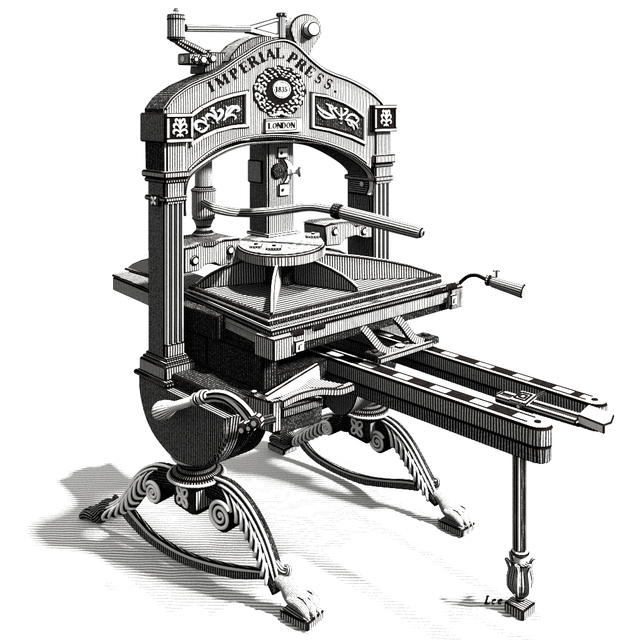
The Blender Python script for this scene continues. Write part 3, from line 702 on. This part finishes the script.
for i in range(6):
    t = 2*PI*i/6+.3; u = V(math.cos(t), math.sin(t), 0)
    m.tube(sm([B+u*.02+V(0,0,.06), B+u*.037+V(0,0,.085), B+u*.039+V(0,0,.115), B+u*.034+V(0,0,.145), B+u*.038+V(0,0,.165), B+u*.046+V(0,0,.176), B+u*.050+V(0,0,.172)], 4), interp([.003, .006, .007, .007, .009, .007, .002], 25), 6)
build(m, 'vase_petal', LIGHT, prop, 0, smooth=True)
m = MB(); m.box(B.x-.038, B.x+.038, B.y-.038, B.y+.038, 0, .036); build(m, 'prop_base', LIGHT, prop, .004)
m = MB(); m.box(B.x-.1, B.x+.06, B.y-.02, B.y+.02, .646, .67); build(m, 'prop_bearer', DARK, prop, .004)

# ------------------------------------------------------------------ body: cheeks and girder
def cheek(x0, x1, ky=1, name='cheek'):
    out = sm2([(.135,.675),(.13,.62),(.105,.56),(.065,.51),(.0,.47),(-.08,.447),(-.17,.45),(-.26,.475),(-.33,.52),(-.38,.59),(-.40,.675)], 5)
    out = [((y_*1.06+.004) if y_ > 0 else y_*ky*1.03, .675+(z_-.675)*1.03) for y_, z_ in out]
    m = MB(); m.px(out, x0+.055, x1); c = build(m, name, BLACK, press, .0045, ang=50)  # black body puts shade into the soffit
    m = MB(); n_ = len(out); secs = [(0, .945), (.004, .965), (.010, .98), (.02, .992), (.0545, 1.0)]; vs = []
    for dx, k_ in secs: vs += [V(x0+dx, -.13+(y_+.13)*k_, .675+(z_-.675)*k_) for y_, z_ in out]
    fs = [[i*n_+j, i*n_+j+1, (i+1)*n_+j+1, (i+1)*n_+j] for i in range(len(secs)-1) for j in range(n_-1)]
    fs += [list(range(n_)), [n_-1, 0, n_*(len(secs)-1), len(vs)-1]]
    m.add(vs, fs); build(m, 'cheek_bowl', DARK, c, 0)  # dark tone keeps the bowl's front edge shaded
    return c
ck1 = cheek(-.085, .10)
cheek(.84, 1.0, .5)
def trough(zt): return [(.12,zt)]+sm2([(.12,.60),(.06,.53),(-.03,.48),(-.13,.475),(-.23,.50),(-.30,.55),(-.33,.61)], 5)+[(-.335,zt)]
m = MB(); m.px(trough(.735), .10, .44); gd = build(m, 'girder', BLACK, press, .004, ang=50)
m = MB(); m.px([(.12,.618),(.12,.50),(.06,.45),(-.04,.43),(-.12,.44),(-.16,.50),(-.17,.618)], .4405, .84); build(m, 'girder_trough', BLACK, gd, .004, ang=50)
m = MB(); m.box(.06, .84, -.09, .12, .7355, .842); build(m, 'girder_web', BLACK, gd, .004)
m = MB(); m.box(.056, .11, -.16, .10, .8425, .93); build(m, 'side_runner', BLACK, gd, .003)
m = MB(); m.box(.10, .44, -.35, -.336, .66, .672); build(m, 'girder_flange', DARK, gd, .003)
m = MB(); m.box(-.05, .10, -.40, .13, .6755, .72); build(m, 'cheek_cap', BLACK, ck1, .004)
m = MB(); m.box(.07, .14, -.40, .0, .722, .842); build(m, 'bed_runner', BLACK, press, .004)
m = MB(); m.px([(-.215+.118*math.cos(t), .60-.152*math.sin(t)) for t in [PI*i/20 for i in range(21)]], .6, .82); build(m, 'rear_bowl', IRON, press, .004, ang=50)

# ------------------------------------------------------------------ pedestals
def pedestal(cx, cy):
    c = V(cx, cy, 0)
    m = MB(); m.lathe([(.065, .335), (.098, .34), (.104, .352), (.092, .366), (.07, .374), (.062, .392), (.068, .405), (.088, .412), (.092, .424), (.086, .436), (.06, .446), (.06, .47)], c, seg=32)
    p = build(m, 'pedestal_neck', DARK, press, .004, ang=28)
    m = MB(); m.lathe([(.105, .349), (.1075, .353), (.105, .357)], c, seg=32); m.lathe([(.092, .420), (.0945, .424), (.092, .428)], c, seg=32); build(m, 'neck_bead', BRIGHT, p, 0)
    return p
def rosette(par, c, n, s):
    n = Vector(n).normalized(); e = V(-n.y, n.x, 0); z = V(0, 0, 1); m = MB()
    for k in range(4):
        a = PI/4+k*PI/2; u = e*math.cos(a)+z*math.sin(a); v = -e*math.sin(a)+z*math.cos(a)
        for sg in (-1, 1):
            m.tube(sm([c+u*s*.15, c+u*s*.5+v*(s*.34*sg), c+u*s*.95+v*(s*.28*sg), c+u*s*1.25], 4), interp([.0045, .006, .0055, .003], 13), 6)
    m.blob(c, e*s*.17, z*s*.17, n*.006, 10, 6)
    m2 = build(m, 'rosette', ORN, par, 0, smooth=True)
def pblock(cx, cy, name='rosette_block'):
    s = .06; m = MB(); m.box(cx-s, cx+s, cy-s, cy+s, .245, .334)
    p = build(m, name, BLACK, press, .004)
    m = MB(); vs = [V(cx-s, cy-s, .2445), V(cx+s, cy-s, .2445), V(cx+s, cy+s, .2445), V(cx-s, cy+s, .2445), V(cx, cy, .2)]
    m.add(vs, [[0, 1, 4], [1, 2, 4], [2, 3, 4], [3, 0, 4], [3, 2, 1, 0]]); build(m, 'block_point', BLACK, p, .003)
    rosette(p, V(cx-s-.002, cy, .290), (-1, 0, 0), .034); 
    m = MB(); m.box(cx-s+.008, cx+s-.008, cy-s-.006, cy-s, .255, .325); build(m, 'block_face', LIGHT, p, .003)
    return p
PC1 = (.03, -.075); PC2 = (.915, -.085)
pedestal(*PC1); pblock(*PC1); pedestal(*PC2); pblock(*PC2)

# ------------------------------------------------------------------ legs
def plane_of(a, b):
    d = (b-a); d.z = 0; d.normalize(); return a, V(-d.y, d.x, 0), d
F1, F2 = PZ(100, 520, 0), PZ(298, 618, 0)
F3, F4 = PZ(285, 451, 0), PZ(454, 528, 0)
def leg(pl0, cen, wid, vol, curl, foot, block, thick=.036, label=None, ribs=None, mat=None):
    p0, n, d = pl0; n = n if n.dot(CAM-p0) > 0 else -n
    G_ = lambda a, b, o=0: PV(a, b, p0+n*o, n)
    mt = mat or IRON
    m = MB(); P = sm([G_(*q) for q in cen], 6); W = interp(wid, len(P)); k = R(1, P[len(P)//2])
    # sideways half thickness fixed, in plane half width from the drawing
    m.tube(P, [w*k for w in W], 16, True, (1, 1, thick), up=n)
    lg = build(m, 'leg', mt, press, 0, smooth=True)
    # acanthus: spine mouldings along the outer edge, lobes sweeping down across the shin
    m = MB(); N_ = len(P)
    def at(t, o_, lift=.001):
        f = max(0, min(.9999, t))*(N_-1); i = int(f); q = P[i].lerp(P[min(i+1, N_-1)], f-i); w_ = W[i]*k
        T = (P[min(i+1, N_-1)]-P[max(i-1, 0)]).normalized(); s = n.cross(T)
        if s.dot(V(0, 0, 1)) < 0: s = -s
        return q+s*(o_*w_)+n*(thick*math.sqrt(max(.03, 1-o_*o_))+lift)
    for off, t0, t1, r_ in ((.93, .05, .98, .0052), (.68, .18, .9, .0044)):
        m.tube([at(t0+(t1-t0)*j/24, off) for j in range(25)], [max(.0012, r_*min(1, 6*(1-j/24)+.2)) for j in range(25)], 6)
    for j in range(9):
        t = .22+.068*j
        pp = sm([at(t, .55), at(t+.06, .3), at(t+.11, -.12), at(t+.135, -.6), at(t+.12, -1.0)], 4)
        m.tube(pp, interp([.0015, .005, .0068, .0078, .005], len(pp)), 7)
    for j in range(5):
        t = .3+.1*j; m.tube(sm([at(t, .5), at(t+.08, .36), at(t+.16, .3)], 4), interp([.002, .004, .0015], 9), 6)
    build(m, 'acanthus_leaf', ORN, lg, 0, smooth=True)
    # volute
    vx, vy, vr = vol; vc = G_(vx, vy); vr_ = vr*k
    m = MB(); m.lathe([(vr_*.94, -thick-.006), (vr_, -thick-.002), (vr_, thick+.002), (vr_*.94, thick+.006)], vc, n, 32); vo = build(m, 'volute', INK, lg, .004, ang=40)
    m = MB(); e = d if (d.dot(right) > 0) else -d; sgn = 1 if block is None or True else 1
    for face in (1, -1):
        pts = []
        for i in range(64):
            t = i/63; a = t*2*PI*2.35+(PI*.2); rr = vr_*(.93-.80*t)
            pts.append(vc+n*face*(thick+.008)+e*(rr*math.cos(a)*curl)+V(0, 0, rr*math.sin(a)))
        m.tube(pts, interp([.0075, .0068, .0058, .004], 64), 6)
        m.blob(vc+n*face*(thick+.008), e*vr_*.13, V(0, 0, vr_*.13), n*.005, 8, 5)
    build(m, 'volute_scroll', ORN, lg, 0, smooth=True)
    return lg, G_, k, n, P, W
def paw(lg, foot, dirv, ankle, mat, size=1.0, block=True, up=0):
    """lion paw: instep and four toes with claws; foot = ground point below the toes"""
    f = Vector(foot); dv = Vector(dirv).normalized(); sd = V(-dv.y, dv.x, 0); s = size; hb = .03 if block else 0.0
    m = MB()
    m.tube(sm([Vector(ankle), (Vector(ankle)+f)/2+V(0, 0, .035*s+hb*.5), f-dv*.02+V(0, 0, .042*s+hb), f+dv*.03+V(0, 0, .026*s+hb)], 5), interp([.022*s, .033*s, .040*s, .030*s], 16), 14)
    for j, o in enumerate((-.036, -.0125, .0125, .036)):
        L_ = (.052, .064, .064, .052)[j]*s; b = f+sd*o*s+V(0, 0, hb)
        m.tube(sm([b-dv*.02+V(0, 0, .04*s), b+dv*L_*.45+V(0, 0, .040*s), b+dv*L_+V(0, 0, .026*s), b+dv*(L_+.008)+V(0, 0, .010*s)], 4), interp([.012*s, .0155*s, .0155*s, .009*s], 13), 10)
    p = build(m, 'lion_paw', mat, lg, 0, smooth=True)
    m = MB()
    for j, o in enumerate((-.036, -.0125, .0125, .036)):
        L_ = (.056, .068, .068, .056)[j]*s; b = f+sd*o*s+V(0, 0, hb); m.tube([b+dv*L_+V(0, 0, .024*s), b+dv*(L_+.014*s)+V(0, 0, .012*s), b+dv*(L_+.016*s)+V(0, 0, .002)], [.006, .0045, .001], 6)
    build(m, 'claws', BRIGHT, p, 0)
    m = MB()
    for o in (-.024, 0, .024):
        b = f+sd*o*s+V(0, 0, hb); m.tube([b+dv*.0+V(0, 0, .056*s), b+dv*.035*s+V(0, 0, .054*s), b+dv*.062*s+V(0, 0, .034*s)], [.001, .0022, .0015], 5)
    build(m, 'toe_groove', INK, lg, 0)
    if block:
        m = MB(); a = sd*.046; b = dv*.06
        m.prism([f+dv*.012-a-b+V(0,0,.0), f+dv*.012+a-b, f+dv*.012+a+b, f+dv*.012-a+b], V(0, 0, .03)); build(m, 'foot_block', LIGHT, lg, .0045)
RB = [(-.75, .2, .72, .0035), (-.45, .12, .8, .0042), (-.15, .22, .84, .004), (.2, .2, .8, .0042), (.5, .28, .72, .0035)]
pA = plane_of(F1, F2); pB = plane_of(F3, F4)
# left pair, back leg
lg, G_, k, n, P, W = leg(pA, [(180,478),(168,476),(158,475),(147,480),(138,490),(131,500),(122,507),(110,511),(100,513)], [10,12,12,11.5,10,9.5,8,7,7], (161,488.5,11), -1, None, None, .033, ribs=RB, mat=BLACK)
paw(lg, G_(97, 522)*1, -pA[2] if pA[2].dot(F2-F1) > 0 else pA[2], G_(118, 508), DARK, .95, block=False)
m = MB(); m.tube(sm([G_(124,500), G_(118,504), G_(114,501), G_(115,496.5), G_(118,498)], 5), interp([.012,.011,.009,.008,.005], 21), 8); build(m, 'leaf_curl', DARK, lg, .0)
# left pair, front leg
lg, G_, k, n, P, W = leg(pA, [(206,486),(218,488),(230,495),(242,507),(252,522),(261,540),(268,558),(274,575),(280,590)], [10,13,15.5,15,14,13,11.5,9,6], (228.5,511,16.5), 1, None, None, .036, ribs=RB, mat=BLACK)
paw(lg, G_(299, 617), pA[2] if pA[2].dot(F2-F1) > 0 else -pA[2], G_(274, 577), FUR, .93)
m = MB(); m.tube(sm([G_(276,562), G_(282,570), G_(288,572), G_(289,566), G_(285,565)], 5), interp([.010,.013,.012,.009,.005], 21), 8); build(m, 'leaf_curl', LIGHT, lg, .0, smooth=True)
# right pair, back leg
lg, G_, k, n, P, W = leg(pB, [(348,424),(338,421),(328,423),(318,428),(309,433),(300,438),(293,441)], [8,9,9,8,7,6.5,6], (333,426,7), -1, None, None, .033, ribs=RB, mat=BLACK)
paw(lg, G_(284, 450), -pB[2] if pB[2].dot(F4-F3) > 0 else pB[2], G_(295, 440), DARK, .95)
# right pair, front leg
lg, G_, k, n, P, W = leg(pB, [(370,424),(380,424),(391,430),(401,440),(410,453),(418,467),(426,481),(433,493),(440,502)], [8,11,12.5,12.5,12,11,9.5,7.5,5], (383.5,439,11.5), 1, None, None, .036, ribs=RB, mat=BLACK)
paw(lg, G_(454, 527), pB[2] if pB[2].dot(F4-F3) > 0 else -pB[2], G_(432, 492), FUR, .93)
m = MB(); m.tube(sm([G_(427,474), G_(432,482), G_(438,484), G_(438.5,479), G_(435,478)], 5), interp([.010,.012,.011,.009,.005], 21), 8); build(m, 'leaf_curl', LIGHT, lg, .0, smooth=True)
# stretcher arches
def arch_bar(pl0, up_pts, lo_pts):
    p0, n, d = pl0; n = n if n.dot(CAM-p0) > 0 else -n
    G_ = lambda a, b, o=0: PV(a, b, p0+n*o, n)
    u = sm([G_(*q) for q in up_pts], 5); l = sm([G_(*q) for q in lo_pts], 5)
    m = MB(); m.prism([p+n*.0 for p in u+l[::-1]], n*.022); s = build(m, 'stretcher_arch', DARK, press, .004, ang=50)
    m = MB(); nn = len(u)
    for i in range(nn-1):
        a, b = u[i], u[i+1]; c, e = a.lerp(l[i], .22), b.lerp(l[i+1], .22)
        pass
    m.prism([p+n*.0225 for p in u+[u[i].lerp(l[i], .3) for i in range(nn)][::-1]], n*.004); build(m, 'arch_bead', BRIGHT, s, .002, ang=60)
arch_bar(pA, [(134,506),(145,519),(158,532),(182,547),(205,556),(232,562.5),(266,567)], [(126,514),(137,527),(152,541),(176,556.5),(202,567.5),(236,576),(268,577)])
arch_bar(pB, [(306,437),(314,448),(325,457),(345,467.5),(366,474),(384,477),(408,478.5),(418,480)], [(299,440),(308,452),(321,463),(341,474),(364,483),(384,486),(410,488.5),(421,490)])

# ------------------------------------------------------------------ rounce (winding handle) and side arm
XR = -.14
g0 = PX(159, 411.5, XR); g1 = PX(209, 395, XR)
ax = g1-g0; L_ = ax.length; kk = R(1, g0)
m = MB(); m.lathe([(.004, -.018), (.018, -.013), (.028, -.001), (.0325, .018), (.031, .042), (.024, .075), (.0155, .105), (.013, L_*.72)], g0, ax, 24)
rh = build(m, 'winding_handle', HANDLE, press, .003, smooth=True)
m = MB(); m.lathe([(.015, L_*.72), (.0205, L_*.74), (.0205, L_*.80), (.014, L_*.82), (.014, L_*.84), (.022, L_*.86), (.022, L_*.93), (.014, L_*.96)], g0, ax, 24); build(m, 'handle_ferrule', BRIGHT, rh, .003, ang=35)
for off, pts in ((0, [(208,394.5),(218,393.2),(229,395),(241,402),(251,412),(257,421)]), (1, [(207,399),(216,398),(226,400),(236,407),(245,417),(251,426)])):
    P = sm([PX(a, b, XR) for a, b in pts], 5); m = MB(); m.bar(P, V(-.6, 0, .8), .021, .02); build(m, 'crank_bar', BRIGHT, rh, .0042)
for a, b, r_, ln in ((257, 420.5, .021, .03), (251.5, 425.5, .017, .03), (244.5, 427.5, .02, .03)):
    m = MB(); q = PX(a, b, XR-.02); m.lathe([(r_, -.01), (r_, ln*.5), (r_*.6, ln*.55), (r_*.6, ln*.8)], q, (-.9, -.45, 0), 8); build(m, 'crank_nut', BRIGHT, rh, .0042, ang=40)
m = MB(); m.tube([PX(250, 424, XR+.01), PX(275, 418, XR+.2)], .016, 12); build(m, 'crank_spindle', BLACK, rh, .002)
# block that carries the spindle
YB = -.5
b0 = PY(271.5, 402.5, YB)
m = MB(); c1, c2, c3 = PZ(271.5, 402.5, b0.z), PZ(281.8, 400, b0.z), PZ(246, 394.5, b0.z)
dz = b0.z-PY(271.5, 434, YB).z
m.prism([c1, c2, c2+(c3-c1), c3], V(0, 0, -dz)); blk = build(m, 'spindle_block', LIGHT, press, .0045)
m = MB()
for a, b in ((254, 394.5), (269, 399)):
    q = PZ(a, b, b0.z); m.lathe([(.013, 0), (.013, .009), (.006, .013)], q, (0, 0, 1), 8)
build(m, 'block_nut', BRIGHT, blk, .003, ang=40)
db = (b0-CAM).dot(dep)
def W_(a, b, dd): return PD(a, b, db+dd)
m = MB(); m.prism([W_(265, 394, .0), W_(315, 363.5, .25), W_(319, 366, .25), W_(320, 377, .25), W_(300, 385, .12), W_(268, 397, .0)], V(0, 0, -.012)); wb = build(m, 'web_bracket', BRIGHT, press, .0035, ang=60)
m = MB(); m.bar([W_(266, 396, -.012), W_(290, 381, .1), W_(318, 364, .24)], (0, 0, 1), .008, .014); build(m, 'web_rib', BRIGHT, wb, .0035)
m = MB(); m.bar(sm([W_(280, 404, .02), W_(297, 396, .08), (W_(318, 391, .15)), W_(338, 391, .18), W_(353, 386, .22)], 5), (0, 0, 1), .026, .03); build(m, 'curved_arm', LIGHT, press, .004)
m = MB(); m.prism([W_(272, 399, .02), W_(305, 376, .2), W_(345, 384, .2), W_(335, 388, .16), W_(312, 388, .13), W_(290, 396, .06)], V(0, 0, -.008)); build(m, 'arm_plate', IRON, press, .003)
m = MB(); m.bar([W_(280, 413, .04), W_(320, 401, .22)], (0, 0, 1), .03, .03); build(m, 'lower_arm', DARK, press, .004)
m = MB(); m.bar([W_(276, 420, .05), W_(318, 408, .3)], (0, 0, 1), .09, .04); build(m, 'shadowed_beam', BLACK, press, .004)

# ------------------------------------------------------------------ floor and signature
def hatch_ground():
    m = hatch('paper_floor', 60, 1.95, 1.5, top=.95, wob=.6, rough_n=.3, tint=(1, .992, .975)); return m
me = bpy.data.meshes.new('ground'); S = 9
me.from_pydata([(-S, -4, 0), (S, -4, 0), (S, 9, 0), (-S, 9, 0)], [], [(0, 1, 2, 3)])
uvl = me.uv_layers.new(name='UVMap')
for li, l in enumerate(me.loops):
    v = me.vertices[l.vertex_index].co; uvl.data[li].uv = (v.y+v.x*.02, v.x)
me.materials.append(hatch_ground())
g = bpy.data.objects.new('ground', me); bpy.context.scene.collection.objects.link(g); g['kind'] = 'structure'
m = MB()
def gw(px, py): 
    d = H*FP/(py-HY); return V((px-CX)/FP*d, d, .0015)
for i, ch in enumerate('Lee'):
    a = gw(487+i*6.2, 604.5); ex = gw(488+i*6.2, 604.5)-a; ez = gw(487+i*6.2, 603.5)-a
    for q in G[ch]: m.prism([a+ex*((p.x*.95+p.y*.3)*8.5)+ez*(p.y*8.5) for p in q], V(0, 0, .002))
me = bpy.data.meshes.new('signature'); me.from_pydata(m.v, [], m.f); me.materials.append(INK)
sg = bpy.data.objects.new('signature', me); bpy.context.scene.collection.objects.link(sg)
sg['label'] = 'small slanted black inked signature lying on the white floor beside the slender prop foot'; sg['category'] = 'signature'
for o in bpy.data.objects:
    for k in ('_c', '_yf', 'topm'):
        if k in o: del o[k]

# ------------------------------------------------------------------ light, camera, render
w = bpy.data.worlds.new('World'); bpy.context.scene.world = w; w.use_nodes = True
bg = w.node_tree.nodes['Background']; bg.inputs[0].default_value = (1.0, 1.0, 1.0, 1); bg.inputs[1].default_value = 1.0
def lamp(name, el, az, power, size, dist, tgt=(.1, 3.2, .7)):
    el, az = math.radians(el), math.radians(az)
    ld = bpy.data.lights.new(name, 'AREA'); ld.shape = 'DISK'; ld.size = size*dist
    lo = bpy.data.objects.new(name, ld); bpy.context.scene.collection.objects.link(lo)
    sd = V(math.cos(el)*math.cos(az), math.cos(el)*math.sin(az), math.sin(el))
    lo.location = V(*tgt)+sd*dist; lo.rotation_euler = (-sd).to_track_quat('-Z', 'Y').to_euler()
    ld.energy = power*PI*PI*dist*dist
lamp('key_lamp', 73, -20, 10.0, .07, 40)
lamp('fill_lamp', 30, -22, 6.5, .13, 40)  # added fill, lightens the shadows under and beside the press
cam = bpy.data.cameras.new('camera'); co = bpy.data.objects.new('camera', cam); bpy.context.scene.collection.objects.link(co)
co.location = (0, 0, H); co.rotation_euler = (PI/2, 0, 0)
cam.sensor_fit = 'HORIZONTAL'; cam.sensor_width = 36; cam.lens = 36*FP/626; cam.shift_x = 0; cam.shift_y = -(320-HY)/626; cam.clip_end = 500
sc = bpy.context.scene; sc.camera = co
sc.view_settings.view_transform = 'Standard'; sc.view_settings.look = 'None'; sc.view_settings.exposure = 0; sc.view_settings.gamma = 1
sc.render.engine = 'CYCLES'
sc.cycles.max_bounces = 0; sc.cycles.diffuse_bounces = 0; sc.cycles.glossy_bounces = 0
sc.cycles.use_denoising = False; sc.cycles.pixel_filter_type = 'BLACKMAN_HARRIS'; sc.cycles.filter_width = 1.2
